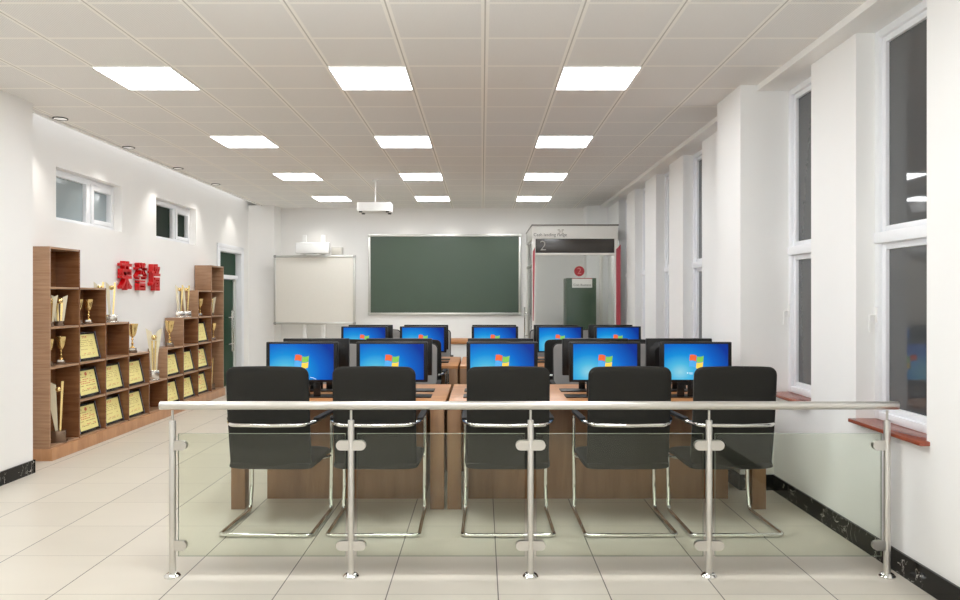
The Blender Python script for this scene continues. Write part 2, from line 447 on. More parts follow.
# downlights by the trophy wall
def downlight():
    t = empty('downlight')
    b = MB(); n = 28
    rings = [[Vector((r * cos(2 * pi * i / n), r * sin(2 * pi * i / n), z)) for i in range(n)] for r, z in ((.070, 0), (.070, -.010), (.061, -.010), (.060, 0))]
    b.loft(rings, cap=False); b.build('ring', M['blackg'], t)
    b = MB(); b.lathe(((.060, -.001), (.060, -.006), (.001, -.006))); b.build('lens', M['dl'], t)
    return t
dl = downlight(); first = True
for y, nm in ((7.35, 'nearest the railing'), (8.77, 'second from the railing'), (10.2, 'third from the railing'), (11.64, 'nearest the door')):
    o = dl if first else copy_tree(dl); first = False
    o.location = (-4.16, y, ZC)
    tag(o, 'round black rimmed downlight over the trophy bookcase, %s' % nm, 'downlight', 'downlights over the bookcase')
def spot(loc, target, e, ang=70, blend=.8):
    l = bpy.data.lights.new('spot', 'SPOT'); l.energy = e; l.spot_size = radians(ang); l.spot_blend = blend; l.shadow_soft_size = .05
    l.color = (1, .95, .88)
    o = bpy.data.objects.new('spot_lamp', l); COL.objects.link(o); o.location = loc
    o.rotation_euler = (Vector(target) - Vector(loc)).to_track_quat('-Z', 'Y').to_euler()
for y in (7.35, 8.77, 10.2, 11.64): spot((-4.16, y, 3.34), (-4.5, y, 1.7), 22, 85)
for y in (13.3,): spot((-4.16, y, 3.34), (-4.5, y, 1.7), 14, 85)  # extra spot near the door, added without a fitting to brighten the wall
for x in (-3.2, -1.5, -.6, .3): spot((x, 14.40, 3.34), (x, 14.9, 1.6), 12, 80)  # back wall spots added without fittings, for scallops of light

al = bpy.data.lights.new('rear_fill_light', 'AREA'); al.shape = 'RECTANGLE'; al.size = 6.0; al.size_y = 2.6; al.energy = 40; al.color = (.95, .98, 1)  # unseen fill lamp added at the rear wall to brighten the room
ao = bpy.data.objects.new('rear_fill_light', al); COL.objects.link(ao); ao.location = (-.8, YF + .15, 1.6); ao.rotation_euler = (radians(97), 0, 0)

def area(name, loc, sx, sy, e, col, rot=(0, 0, 0)):
    l = bpy.data.lights.new(name, 'AREA'); l.shape = 'RECTANGLE'; l.size = sx; l.size_y = sy; l.energy = e; l.color = col
    o = bpy.data.objects.new(name, l); COL.objects.link(o); o.location = loc; o.rotation_euler = rot
area('cove_fill_light', (-4.38, 10.5, 3.57), .16, 7.2, 8, (.97, .98, 1))  # fill lamp added in the ceiling gap to lighten the upper wall
area('front_fill_light', (-.6, 3.2, 3.2), 2.4, .25, 22, (.92, .96, 1), (radians(82), 0, radians(-12)))  # unseen lamp added near the ceiling to lighten the window reveals
pl = bpy.data.lights.new('booth_fill_lamp', 'POINT'); pl.energy = 36; pl.shadow_soft_size = .1  # lamp without a fitting, added to brighten the booth interior
po = bpy.data.objects.new('booth_fill_lamp', pl); COL.objects.link(po); po.location = (1.75, 13.1, 2.62)

# ================================================================== RAILING
rl = empty('glass_railing', (0, 4.28, 0))
tag(rl, 'stainless steel railing with clear glass panels across the front of the classroom', 'railing')
b = MB(); b.tube([(-1.848, 0, .983), (-1.843, 0, .983), (2.383, 0, .983), (2.388, 0, .983)], .024, 20); b.build('handrail', M['steel'], rl)
PX = [-1.778, -.752, .279, 1.304, 2.327]
for i, x in enumerate(PX):
    b = MB(); b.lathe(((.0195, .01), (.0185, .895), (.0175, .898)), (x, 0, 0), 18); p = b.build('post', M['steel'], rl)
    b = MB(); b.lathe(((.046, 0), (.046, .006), (.036, .018), (.021, .026)), (x, 0, 0), 24); b.build('base_flange', M['chrome'], p)
    b = MB(); b.lathe(((.007, .89), (.007, .955)), (x, 0, 0), 10); b.build('rod', M['steel'], p)
    for z in (.755, .180):
        for sg in (-1, 1):
            if (i == 0 and sg < 0) or (i == 4 and sg > 0): continue
            b = MB()
            pts = [(0.0, -.028), (.045, -.028)] + [(.045 + .028 * cos(a), .028 * sin(a)) for a in [radians(-75 + 15 * k) for k in range(11)]] + [(.045, .028), (0, .028)]
            b.prism(pts, lambda u, v, dd: (x + sg * (.012 + u), dd, z + v), -.014, .014)
            b.build('glass_clamp', M['steel'], p)
for a, c in zip(PX, PX[1:]):
    x0, x1 = a + .034, c - .034
    b = MB(); b.box(x0, x1, -.006, .006, .118, .822)
    o = b.build('glass_panel', [M['glass'], M['glassedge']], rl, smooth=False)
    for f in o.data.polygons:
        if abs(f.normal.y) < .5: f.material_index = 1

# ================================================================== CHAIRS (local: faces +Y, back near y=0)
def make_chair():
    t = empty('cantilever_chair')
    # shell of backrest: loft along z
    def back_sections(w, th, y_off, z0, z1, ncorner=.05, bot=.02):
        rings = []; zs = []
        for k in range(6): zs.append(z0 + bot * (1 - cos(k / 5 * pi / 2)))
        for k in range(1, 9): zs.append(z0 + bot + (z1 - ncorner - z0 - bot) * k / 9)
        for k in range(9): zs.append(z1 - ncorner + ncorner * sin(k / 8 * pi / 2 * .985))
        for z in zs:
            if z > z1 - ncorner:
                q = (z - (z1 - ncorner)) / ncorner; f = 1 - math.sqrt(max(0, 1 - q * q)); ww = w - 2 * ncorner * f * .95; tt = th * (1 - .55 * f)
            elif z < z0 + bot:
                q = 1 - (z - z0) / bot; f = 1 - math.sqrt(max(0, 1 - q * q)); ww = w - 2 * bot * f; tt = th * (1 - .4 * f)
            else: ww = w; tt = th
            s_ = (z - .44) / .70
            yy = y_off + .085 - .10 * s_ + .05 * (s_ - .5) ** 2 - .01
            ring = []
            n = 28
            for i in range(n):
                a = 2 * pi * i / n; ca, sa = cos(a), sin(a); e = .28
                px = math.copysign(abs(ca) ** e, ca) * ww / 2; py = math.copysign(abs(sa) ** .6, sa) * tt / 2
                bulge = .016 * (1 - (2 * px / w) ** 2)
                ring.append(Vector((px, yy + py - bulge, z + .010 * (1 - (2 * px / w) ** 2) * max(0, (z - .9) / .24))))
            rings.append(ring)
        return rings
    b = MB(); b.loft(back_sections(.562, .05, 0, .445, 1.132, .055)); b.build('backrest', M['fabric'], t)
    b = MB(); b.loft(back_sections(.545, .03, .034, .50, 1.122, .05)); b.build('back_cushion', M['fabric2'], t)
    # seat: loft along y
    rings = []
    for k in range(13):
        q = k / 12; y = .045 + .545 * q; w = .575 + .025 * min(1, q * 3) - (.02 if k in (0, 12) else 0); z = .463 + .012 * q - .015 * max(0, q - .8) / .2
        tt = .07 * (0.55 if k in (0, 12) else 1)
        if k == 12: y -= .008
        n = 24; ring = []
        for i in range(n):
            a = 2 * pi * i / n; ca, sa = cos(a), sin(a)
            ring.append(Vector((math.copysign(abs(ca) ** .3, ca) * w / 2, y, z + math.copysign(abs(sa) ** .6, sa) * tt / 2 - .008)))
        rings.append(ring)
    b = MB(); b.loft(rings); b.build('seat', M['fabric'], t)
    # frame: one bent chrome tube
    X = .303; zf = .016
    path = [(0, -.058, zf), (X + .004, -.058, zf), (X, .545, zf), (X - .003, .575, .20), (X, .580, .45), (X, .575, .735), (X, .10, .75), (X - .06, -.022, .745), (0, -.045, .745)]
    left = [(-p[0], p[1], p[2]) for p in reversed(path[:-1])]
    full = path + left
    b = MB(); b.tube(fillet(full, .04, 6), .0145, 12); b.build('frame', M['chrome'], t)
    for sg in (-1, 1):
        b = MB()
        pts = rrect(.040, .46, .015, 4)
        b.prism(pts, lambda u, v, dd: (sg * (X - .002) + u, 0.335 + v, dd - .03 * (v)), .750, .768)
        b.build('arm_pad', M['pad'], t)
        b = MB(); b.tube(fillet([(sg * X, .580, .425), (sg * .29, .565, .412), (sg * .2, .45, .412), (sg * .2, .2, .412)], .05), .011, 8); b.build('seat_bracket', M['chrome'], t)
        b = MB(); b.tube([(sg * X, .550, .05), (sg * (X - .001), .556, .085)], .016, 10); b.build('sleeve', M['chrome'], t)
    return t
SEAT1 = [-1.447, -.728, .177, .997, 1.708]
SEAT2 = [-1.456, -.73, .16, .97, 1.69]
OFF = 3.20
pos5 = ['nearest the trophy wall', 'second from the trophy wall', 'middle of the five', 'second from the windows', 'nearest the windows']
chair = make_chair(); first = True
ch_rot = [-1.5, .5, 0, .5, 1.0]
for seats, yb, rz, where, grp in (
        (SEAT1, 5.03, 0, 'black cantilever chair right behind the glass railing', 'chairs behind the railing'),
        (SEAT1, 7.585, pi, 'grey fronted chair on the far side of the front desks', 'chairs facing the front desks from behind'),
        (SEAT2, 5.03 + OFF, 0, 'black chair on the near side of the rear desks', 'chairs on the near side of the rear desks'),
        (SEAT2, 7.585 + OFF, pi, 'grey fronted chair on the far side of the rear desks', 'chairs on the far side of the rear desks')):
    for i, x in enumerate(seats):
        o = chair if first else copy_tree(chair); first = False
        o.location = (x, yb, 0); o.rotation_euler = (0, 0, rz + (radians(ch_rot[i]) if yb < 5.1 else 0))
        tag(o, where + ', ' + pos5[i], 'chair', grp)

# ================================================================== DESKS
TZ = .79
def desk(x0, x1, y0, label, bx0, bx1, seats):
    y1 = y0 + 1.34
    t = empty('computer_desk', ((x0 + x1) / 2, y0, 0)); cx = (x0 + x1) / 2
    tag(t, label, 'desk', 'double sided computer desks')
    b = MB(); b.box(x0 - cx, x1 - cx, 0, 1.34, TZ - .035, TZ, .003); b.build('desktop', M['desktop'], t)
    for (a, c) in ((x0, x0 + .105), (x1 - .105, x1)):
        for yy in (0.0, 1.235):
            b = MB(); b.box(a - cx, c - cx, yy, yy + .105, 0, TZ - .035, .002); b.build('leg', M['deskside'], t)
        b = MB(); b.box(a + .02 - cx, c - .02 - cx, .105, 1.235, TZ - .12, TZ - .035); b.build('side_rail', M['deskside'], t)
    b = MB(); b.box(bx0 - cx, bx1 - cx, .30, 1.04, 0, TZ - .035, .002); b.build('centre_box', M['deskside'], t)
    return t
for k, (y0, nm) in enumerate(((5.63, 'nearest the railing'), (5.63 + OFF, 'farther from the railing'))):
    desk(-1.897, -.287, y0, 'wooden desk with two seats a side by the trophy wall, ' + nm, -1.71, -.45, 2)
    desk(-.262, 2.147, y0, 'long wooden desk with three seats a side by the windows, ' + nm, -.11, 1.96, 3)

# ================================================================== MONITORS (local: screen faces -Y, stands on z=0)
def make_monitor():
    t = empty('monitor')
    z0, z1 = .128, .452; w = .577
    b = MB(); b.box(-w / 2, w / 2, 0, .045, z0, z1, .006)
    ri = lambda ww, hh, y: [Vector((u, y, v + (z0 + z1) / 2)) for u, v in ((-ww / 2, -hh / 2 * .6), (-ww / 2 * .8, -hh / 2), (ww / 2 * .8, -hh / 2), (ww / 2, -hh / 2 * .6), (ww / 2, hh / 2 * .6), (ww / 2 * .8, hh / 2), (-ww / 2 * .8, hh / 2), (-ww / 2, hh / 2 * .6))]
    b.loft([ri(.52, .27, .044), ri(.44, .21, .075)])
    b.build('housing', M['blackp'], t)
    # screen with desktop picture
    b = MB(); sw, s0, s1 = .515, .148, .436
    b.box(-sw / 2, sw / 2, -.0015, .002, s0, s1)
    zc = (s0 + s1) / 2 + .004; lw, lh, gap = .054, .046, .004
    def pane(mi, ox, oz):
        b.mi = mi; n = 6
        rows_ = []
        for i in range(n + 1):
            u = i / n; x = ox + (u) * lw
            wave = lambda xx: .007 * sin((xx + .06) / .12 * 2 * pi + .4)
            slant = .004
            rows_.append(((x + .10 * (oz + lh - 0), oz + lh + wave(x)), (x + .10 * oz, oz + wave(x))))
        for (p, q), (r_, s_) in zip(rows_, rows_[1:]):
            b.quad((p[0], -.0028, zc + p[1]), (q[0], -.0028, zc + q[1]), (s_[0], -.0028, zc + s_[1]), (r_[0], -.0028, zc + r_[1]))
    pane(1, -lw - gap / 2, gap / 2); pane(2, gap / 2, gap / 2 - .004); pane(3, -lw - gap / 2, -lh - gap / 2); pane(4, gap / 2, -lh - gap / 2 - .004)
    b.mi = 5
    for (x0, x1, zz, hh) in ((-.075, -.066, zc - .098, .008), (-.06, -.028, zc - .096, .0045), (-.055, -.030, zc - .104, .003)):
        b.quad((x0, -.0028, zz), (x1, -.0028, zz), (x1, -.0028, zz + hh), (x0, -.0028, zz + hh))
    for (p, q) in (((.070, .166), (.095, .160)), ((.095, .160), (.118, .150))):
        b.quad((p[0], -.0028, p[1]), (q[0], -.0028, q[1]), (q[0], -.0028, q[1] + .004), (p[0], -.0028, p[1] + .004))
    b.build('screen', [M['screen'], M['lr'], M['lg'], M['lb'], M['ly'], M['lw']], t, smooth=False)
    b = MB()
    for x0, x1 in ((-.145, -.09), (-.06, -.015), (.015, .06), (.09, .145)): b.box(x0, x1, .02, .045, .006, .14, .003)
    b.box(-.145, .145, .022, .043, .10, .13); b.build('stand', M['blackg'], t)
    b = MB(); b.box(-.315, .315, 0, .18, 0, .010, .003); b.build('stand_base', M['blackp'], t)
    return t
mon = make_monitor(); first = True
MON1 = [-1.457, -.728, .163, .995, 1.731]
MON2 = [-1.456, -.73, .160, .965, 1.68]
for xs, y, rz, where, grp in (
        (MON1, 6.02, 0, 'black monitor with lit blue screen on the front desks', 'lit monitors on the front desks'),
        (MON1, 6.58, pi, 'black monitor seen from its back on the front desks', 'turned away monitors on the front desks'),
        (MON2, 6.02 + OFF, 0, 'black monitor with lit blue screen on the rear desks', 'lit monitors on the rear desks'),
        (MON2, 6.58 + OFF, pi, 'black monitor seen from its back on the rear desks', 'turned away monitors on the rear desks')):
    for i, x in enumerate(xs):
        o = mon if first else copy_tree(mon); first = False
        o.location = (x, y, TZ); o.rotation_euler = (0, 0, rz)
        tag(o, where + ', ' + pos5[i], 'monitor', grp)

# ================================================================== BOOKCASE
SX, SY0, CW, RH, PZ = -4.23, 7.287, .546, .396, .122
BX = -4.49                                                # back of the case
bk = empty('trophy_bookcase', (0, 0, 0))
tag(bk, 'stepped walnut bookcase full of trophies and certificates along the white wall', 'bookcase')
HT = [5, 4, 3, 2, 1, 2, 3, 4, 5]
b = MB(); b.box(BX, SX + .025, SY0, SY0 + 9 * CW, 0, PZ - .002, .002); b.build('plinth', wood('walnut_plinth_lit', rgb(198, 148, 106), rgb(166, 116, 78), (8, 8, 2), 0.35), bk)  # plinth walnut made paler, light on its front put into the colour
TK = .02
for i in range(10):
    hl = HT[i - 1] if i > 0 else 0; hr = HT[i] if i < 9 else 0
    h = max(hl, hr); y = SY0 + i * CW
    y0 = y - TK / 2 if 0 < i < 9 else (y if i == 0 else y - TK)
    lo = min(hl, hr) if i >= 5 else (0 if i == 0 else h)
    b = MB()
    if lo < h: b.box(BX, SX, y0, y0 + TK, PZ + lo * RH, PZ + h * RH, .0008)
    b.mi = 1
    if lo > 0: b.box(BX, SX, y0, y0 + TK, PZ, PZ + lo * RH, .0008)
    b.build('divider', [M['shelf'], M['shelf_shaded']], bk)  # exposed upper parts paler, enclosed parts carry painted shade
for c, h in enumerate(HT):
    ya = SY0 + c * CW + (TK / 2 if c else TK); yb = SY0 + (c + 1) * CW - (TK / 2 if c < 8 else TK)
    b = MB(); b.box(BX, BX + .012, ya, yb, PZ, PZ + h * RH); b.build('back_panel', M['shelf_shaded'], bk)
    for r in range(h + 1):
        if r == 1 and c in (0, 8): continue
        z = PZ + r * RH
        b = MB(); b.box(BX + .012, SX - .002, ya, yb, z - (TK if r else 0), z + (0 if r else .012), .001); b.build('shelf_board', M['shelf'], bk)
def cell(c, r):  # centre y and floor z of a compartment
    z = PZ + r * RH + (0.0122 if r == 0 else 0.0)
    return SY0 + (c + .5) * CW, z
ordn = ['first', 'second', 'third', 'fourth', 'fifth']
rown = ['bottom', 'second', 'third', 'fourth', 'top']
def colname(c): return ('%s column from its near end' % ordn[c]) if c < 5 else ('%s column from its door end' % ordn[8 - c])
# ---- certificates (local: faces +X, bottom edge on z=0)
def make_cert(kind):
    t = empty('certificate'); w, h, th = .43, .315, .022
    R = Matrix.Translation((0, 0, th * sin(radians(12.5)))) @ Matrix.Rotation(radians(-12.5), 4, 'Y')
    b = MB()
    for bx in ((-w / 2, w / 2, 0, .028), (-w / 2, w / 2, h - .028, h), (-w / 2, -w / 2 + .028, .028, h - .028), (w / 2 - .028, w / 2, .028, h - .028)):
        b.box(-th, 0, bx[0], bx[1], bx[2], bx[3], .002)
    b.box(-th, -.012, -w / 2 + .02, w / 2 - .02, .02, h - .02)
    b.mi = 1; b.box(-.004, .002, w / 2 - .012, w / 2 - .003, .004, h - .004); b.box(-.004, .002, -w / 2 + .003, -w / 2 + .012, .004, h - .004)
    b.xf(R); b.build('frame', [M['blackg'], M['rim']], t)
    b = MB(); b.box(-.012, -.006, -w / 2 + .026, w / 2 - .026, .026, h - .026)
    rnd = random.Random(5 + kind)
    def q(y0, y1, z0, z1, mi):
        b.mi = mi; b.quad((-.0052, y0, z0), (-.0052, y1, z0), (-.0052, y1, z1), (-.0052, y0, z1))
    if kind == 0:
        for k in range(10):
            a = 2 * pi * k / 10; q(.0 + .014 * cos(a) - .008, .014 * cos(a) + .008, .25 + .012 * sin(a) - .007, .25 + .012 * sin(a) + .007, 1)
        q(-.10, -.085, .245, .26, 2); q(.085, .10, .245, .26, 2)
        for zz, mi in ((.215, 2), (.19, 1), (.168, 1), (.146, 1), (.12, 2), (.085, 1), (.07, 2)):
            y = -.15 + rnd.random() * .03
            while y < .13:
                l = .012 + rnd.random() * .03
                if rnd.random() < .8: q(y, min(.15, y + l), zz, zz + .007, mi)
                y += l + .008
    else:
        for k in range(3):
            y = -.075 + k * .035
            q(y, y + .024, .262, .268, 1); q(y + .004, y + .02, .248, .254, 1); q(y + .009, y + .014, .242, .272, 1)
        for zz, mi in ((.218, 2), (.198, 2), (.178, 2), (.158, 2), (.12, 2), (.075, 1), (.06, 2)):
            y = -.15 + rnd.random() * .03
            while y < .12:
                l = .010 + rnd.random() * .025
                if rnd.random() < .7: q(y, min(.15, y + l), zz, zz + .005, mi)
                y += l + .010
    b.xf(R); b.build('certificate_sheet', [M['paper'], M['certred'], M['certtext']], t, smooth=False)
    return t
protos = [make_cert(0), make_cert(1)]; used = [False, False]
for c, r, k in ((1, 0, 0), (1, 1, 0), (1, 2, 1), (2, 0, 1), (2, 1, 1), (3, 0, 1), (3, 1, 1), (5, 0, 1), (5, 1, 1), (6, 0, 1), (6, 1, 1), (7, 0, 0), (7, 1, 0), (7, 2, 1)):
    o = copy_tree(protos[k]) if used[k] else protos[k]; used[k] = True
    y, z = cell(c, r); o.location = (SX - .042, y + .032, z + .0005)
    tag(o, 'framed yellow certificate in the %s row of the bookcase, %s' % (rown[r], colname(c)), 'certificate', 'framed certificates in the bookcase')
# ---- trophies
def make_cup(sc=1.0):
    t = empty('trophy_cup')
    b = MB(); b.box(-.042, .042, -.042, .042, 0, .022, .003); b.box(-.036, .036, -.036, .036, .022, .045, .003)
    b.mi = 1; b.box(-.026, .026, -.0375, -.036, .026, .042)
    b.build('base', [M['bronze'], M['silver']], t)
    b = MB(); b.lathe(((.022, .045), (.020, .052), (.008, .062), (.007, .075), (.014, .085), (.007, .095), (.006, .115), (.012, .124), (.007, .134), (.010, .146)), n=16); b.build('stem', M['gold_dark'], t)
    b = MB(); b.lathe(((.010, .145), (.024, .158), (.034, .185), (.041, .225), (.050, .268), (.052, .270), (.047, .268), (.038, .225), (.028, .185), (.001, .165)), n=20); b.build('bowl', M['gold'], t)
    return t
def make_award(h=.47, bw=.13, bh=.085, spread=.07, base='silver', wide=False):
    t = empty('award_trophy')
    b = MB(); b.box(-bw / 2, bw / 2, -bw / 2, bw / 2, 0, .012, .002); b.box(-bw * .42, bw * .42, -bw * .42, bw * .42, .012, bh, .004); b.build('base', M[base], t)
    pts_l = [(-.032, bh), (-.008, bh), (-.020, h * .66), (-.026, h * .93), (-spread, h), (-spread * .8, h * .6)]
    if wide: pts_l = [(-.04, bh), (-.004, bh), (-.006, h * .78), (-.03, h * .93), (-spread, h), (-.052, h * .5)]
    pts_r = [(-u, v) for u, v in pts_l]
    f = lambda u, v, dd: (u, dd, v)
    b = MB(); b.prism(pts_l, f, -.005, .005); b.build('blade', M['cream'], t)
    if wide:
        b = MB(); b.prism(pts_r, f, -.005, .005); b.build('blade', M['cream'], t)
    for sg in ((-1, 1) if wide else (1,)):
        b = MB(); b.loft([[Vector((sg * (.014 + e), yy, bh)) for e, yy in ((-.008, -.01), (.008, -.01), (.008, .01), (-.008, .01))],
                          [Vector((sg * ((.022 if wide else .034) + e), yy, h * (.76 if wide else .99))) for e, yy in ((-.011, -.014), (.011, -.014), (.011, .014), (-.011, .014))]])
        b.build('rod', M['gold'], t)
    b = MB(); b.sphere((0 if wide else -.004, -.004, h * (.82 if wide else .86)), .034 if wide else .028); b.build('ball', M['gold'], t)
    return t
def put(o, x, y, z, rz, lab, cat='trophy', sc=1.0):
    o.location = (x, y, z + .0006); o.rotation_euler = (0, 0, rz); o.scale = (sc, sc, sc)
    tag(o, lab, cat, 'trophies on the bookcase')
XM = (BX + SX) / 2 + .02; RZ = radians(25)
cup = make_cup(); cup_used = [False]
def cupc():
    if cup_used[0]: return copy_tree(cup)
    cup_used[0] = True; return cup
def topz(c): return PZ + HT[c] * RH
def cy(c): return SY0 + (c + .5) * CW
# cups inside compartments
put(cupc(), XM, cy(0) - .10, cell(0, 2)[1], RZ, 'gold cup in the third row of the bookcase, first column, nearer the side panel')
put(cupc(), XM, cy(0) + .12, cell(0, 2)[1], RZ, 'gold cup in the third row of the bookcase, first column, farther from side panel', sc=1.05)
put(cupc(), XM, cy(1) - .10, cell(1, 3)[1], RZ, 'gold cup below the top of the second column, half behind the divider')
put(cupc(), XM, cy(1) + .11, cell(1, 3)[1], RZ, 'gold cup standing clear in the open compartment atop the second column')
put(cupc(), XM, cy(7) + .08, cell(7, 3)[1], RZ, 'small gold cup in the fourth row, second column from the door end')
put(cupc(), XM, cy(8) + .10, cell(8, 2)[1], RZ, 'small gold cup in the third row, column nearest the green door')
put(cupc(), XM, cy(3) + .05, topz(3), RZ, 'large gold cup on the step beside the tallest centre trophy, near side', sc=1.33)
put(cupc(), XM, cy(5) + .06, topz(5), RZ, 'large gold cup on the step past the tallest centre trophy, door side', sc=1.33)
tall = make_award(.47, .145, .09, .065)
put(tall, XM - .02, cy(2) - .15, topz(2), RZ, 'tall gold and cream award atop the third column, half hidden by the step')
put(copy_tree(tall), XM + .0, cy(2) + .08, topz(2), RZ, 'tall gold and cream award standing clear atop the third column')
put(copy_tree(tall), XM - .0, cy(6) - .13, topz(6), RZ, 'tall gold award atop the third column from the door, nearer the railing')
put(copy_tree(tall), XM + .0, cy(6) + .11, topz(6), RZ, 'tall gold award atop the third column from the door, against the step')
sm = make_award(.315, .085, .05, .075, 'bronze', True)
put(sm, XM + .02, cy(0) - .12, cell(0, 3)[1], RZ, 'small cream winged award in the first column, half behind the side panel')
put(copy_tree(sm), XM + .02, cy(0) + .06, cell(0, 3)[1], RZ, 'small cream winged award standing clear in the first column')
put(copy_tree(sm), XM, cy(8) + .02, cell(8, 3)[1], RZ, 'small cream winged award in the fourth row, column nearest the green door', sc=.95)
low = make_award(.62, .155, .115, .10, 'bronze')
put(low, XM + .035, cy(0) + .02, cell(0, 0)[1], RZ, 'tall award with dark base in the bottom compartment nearest the railing')
put(copy_tree(low), XM + .02, cy(8) - .05, cell(8, 0)[1], RZ, 'tall award with dark base in the bottom compartment nearest the green door', sc=.82)
big = make_award(.68, .15, .13, .10, 'silver', True)
put(big, SX - .07, cy(4) + .02, topz(4), RZ, 'biggest award with wide cream wings on the lowest middle step')

# ---- red wall characters
for ch, y, lab in (('\u8363', 9.29, 'first red Chinese character on the white wall, nearest the grey window'), ('\u8a89', 9.71, 'middle red Chinese character of three on the white wall'), ('\u5899', 10.12, 'last red Chinese character on the white wall, nearest the green door')):
    b = MB(); b.mesh(text_mesh(ch, .36, .03, .005))
    b.xf(Matrix(((0, 0, 1, XL + .045), (.78, 0, 0, y), (0, 1.06, 0, 1.842), (0, 0, 0, 1))))
    o = b.build('wall_character', M['red'], smooth=False); tag(o, lab, 'wall lettering', 'red characters on the trophy wall')

# ================================================================== CHALKBOARD
cb = empty('chalkboard', (0, YB, 0)); tag(cb, 'wide dark green chalkboard in a silver frame on the end wall', 'chalkboard')
x0, x1, z0, z1 = -2.263, .778, 1.245, 2.855; t = .05
b = MB(); b.box(x0 + .02, x1 - .02, -.03, -.002, z0 + .02, z1 - .02); b.build('board', M['boardgreen'], cb)
b = MB()
for bx in ((x0 + t, x1 - t, z0, z0 + t), (x0 + t, x1 - t, z1 - t, z1), (x0, x0 + t, z0 + t, z1 - t), (x1 - t, x1, z0 + t, z1 - t)): b.box(bx[0], bx[1], -.05, 0, bx[2], bx[3], .008)
b.build('board_frame', M['alu'], cb)
for xx in (x0, x1 - t):
    for zz in (z0, z1 - t):
        b = MB(); b.box(xx - .006, xx + t + .006, -.056, 0, zz - .006, zz + t + .006, .015, 3); b.build('corner_cap', M['alu'], cb)

# ================================================================== WHITEBOARD on posts
wy = 14.14
wb = empty('whiteboard', (0, wy, 0)); tag(wb, 'white board with grey rounded frame on two posts by the corner column', 'whiteboard')
x0, x1, z0, z1 = -3.955, -2.405, 1.085, 2.40; t = .045
b = MB(); b.box(x0 + .02, x1 - .02, .01, .04, z0 + .02, z1 - .02); b.build('board', M['wb'], wb)
b = MB()
for bx in ((x0 + t, x1 - t, z0, z0 + t), (x0 + t, x1 - t, z1 - t, z1), (x0, x0 + t, z0 + t, z1 - t), (x1 - t, x1, z0 + t, z1 - t)): b.box(bx[0], bx[1], 0, .05, bx[2], bx[3], .008)
b.build('board_frame', M['alu'], wb)
mcap = mat('grey_cap', rgb(150, 150, 146), .4)
for xx in (x0, x1 - t):
    for zz in (z0, z1 - t):
        b = MB(); b.box(xx - .005, xx + t + .005, -.006, .052, zz - .005, zz + t + .005, .015, 3); b.build('corner_cap', mcap, wb)
for xx in (-3.385, -3.03):
    b = MB(); b.box(xx - .038, xx + .038, .055, .10, 0.04, 2.785, .004); b.build('post', M['white'], wb)
    b = MB(); b.box(xx - .04, xx + .04, -.22, .13, 0, .045, .008); b.build('foot', M['white'], wb)
pj = empty('board_projector', (0, wy, 0)); tag(pj, 'white projector box mounted on the posts above the whiteboard', 'projector')
b = MB(); b.box(-3.52, -2.885, -.12, .054, 2.425, 2.635, .02, 3); b.build('housing', M['white'], pj)
b = MB(); b.box(-3.42, -3.12, -.105, -.02, 2.418, 2.425); b.build('lens_window', mcap, pj)
sp = empty('wall_speaker', (0, YB, 0)); tag(sp, 'small pale grey box on the wall beside the whiteboard projector', 'speaker')
mgrey = mat('pale_grey_box', rgb(214, 212, 206), .5)
b = MB(); b.box(-2.98, -2.76, -.10, -.001, 2.43, 2.60, .008); b.build('housing', mgrey, sp)
b = MB(); b.box(-2.96, -2.78, -.104, -.10, 2.45, 2.58, .002); b.build('grille', M['wb'], sp)

# ================================================================== CEILING PROJECTOR
cp = empty('ceiling_projector', (-1.61, 11.24, 0)); tag(cp, 'white projector hanging on a pole from the ceiling before the chalkboard', 'projector')
b = MB(); pts = rrect(.50, .36, .04, 4)
b.prism(pts, lambda u, v, dd: (u, v, dd), 2.885, 3.015); b.build('housing', M['white'], cp)
b = MB(); b.lathe(((.010, 3.01), (.010, ZC - .02)), n=10); b.lathe(((.05, ZC - .02), (.05, ZC)), n=16); b.build('pole', M['white'], cp)
for sx in (-1, 1):
    for sy in (-1, 1):
        b = MB(); b.lathe(((.025, 2.868), (.028, 2.886)), (sx * .20, sy * .13, 0), 12); b.build('foot', M['blackp'], cp)

# ================================================================== SERVICE BOOTH
bx0, bx1, by0, by1 = .853, 2.32, 12.70, 14.38
bt = empty('service_booth', (0, 0, 0)); tag(bt, 'white glazed service booth with dark numbered display by the windows', 'booth')
b = MB(); b.box(bx0, bx1, by0, by1, 2.60, 2.82, .004); b.build('header', M['booth'], bt)
b = MB(); b.box(bx0 - .01, bx1 + .01, by0 - .015, by1, 2.82, 2.845, .003); b.build('roof_edge', mat('roof_grey', rgb(120, 116, 108), .4), bt)
b = MB(); b.box(bx0 + .045, bx1 - .03, by0 + .02, by0 + .10, 2.36, 2.60, .003); dsp = b.build('display', M['display'], bt)
b = MB(); b.mesh(text_mesh('2', .24, .001, -.004)); b.xf(Matrix.Translation((bx0 + .19, by0 + .018, 2.475)) @ Matrix.Rotation(pi / 2, 4, 'X')); b.build('display_number', M['pale'], dsp, smooth=False)
b = MB(); b.mesh(text_mesh('Cash leading range', .075, .001)); b.xf(Matrix.Translation((bx0 + .31, by0 - .0012, 2.665)) @ Matrix.Rotation(pi / 2, 4, 'X')); b.build('header_lettering', M['ink'], bt, smooth=False)
b = MB()
cxm, czm = bx0 + .49, 2.72
for dx_, dz_ in ((-.035, .03), (.035, .03), (-.035, -.03), (.035, -.03)): b.box(cxm + dx_ - .018, cxm + dx_ + .018, by0 - .0025, by0 + .001, czm + dz_ - .008, czm + dz_ + .008)
for a in range(3): b.box(cxm - .026 + a * .026 - .005, cxm - .026 + a * .026 + .005, by0 - .0025, by0 + .001, czm - .015, czm + .02)
b.build('header_emblem', M['pale'], bt)
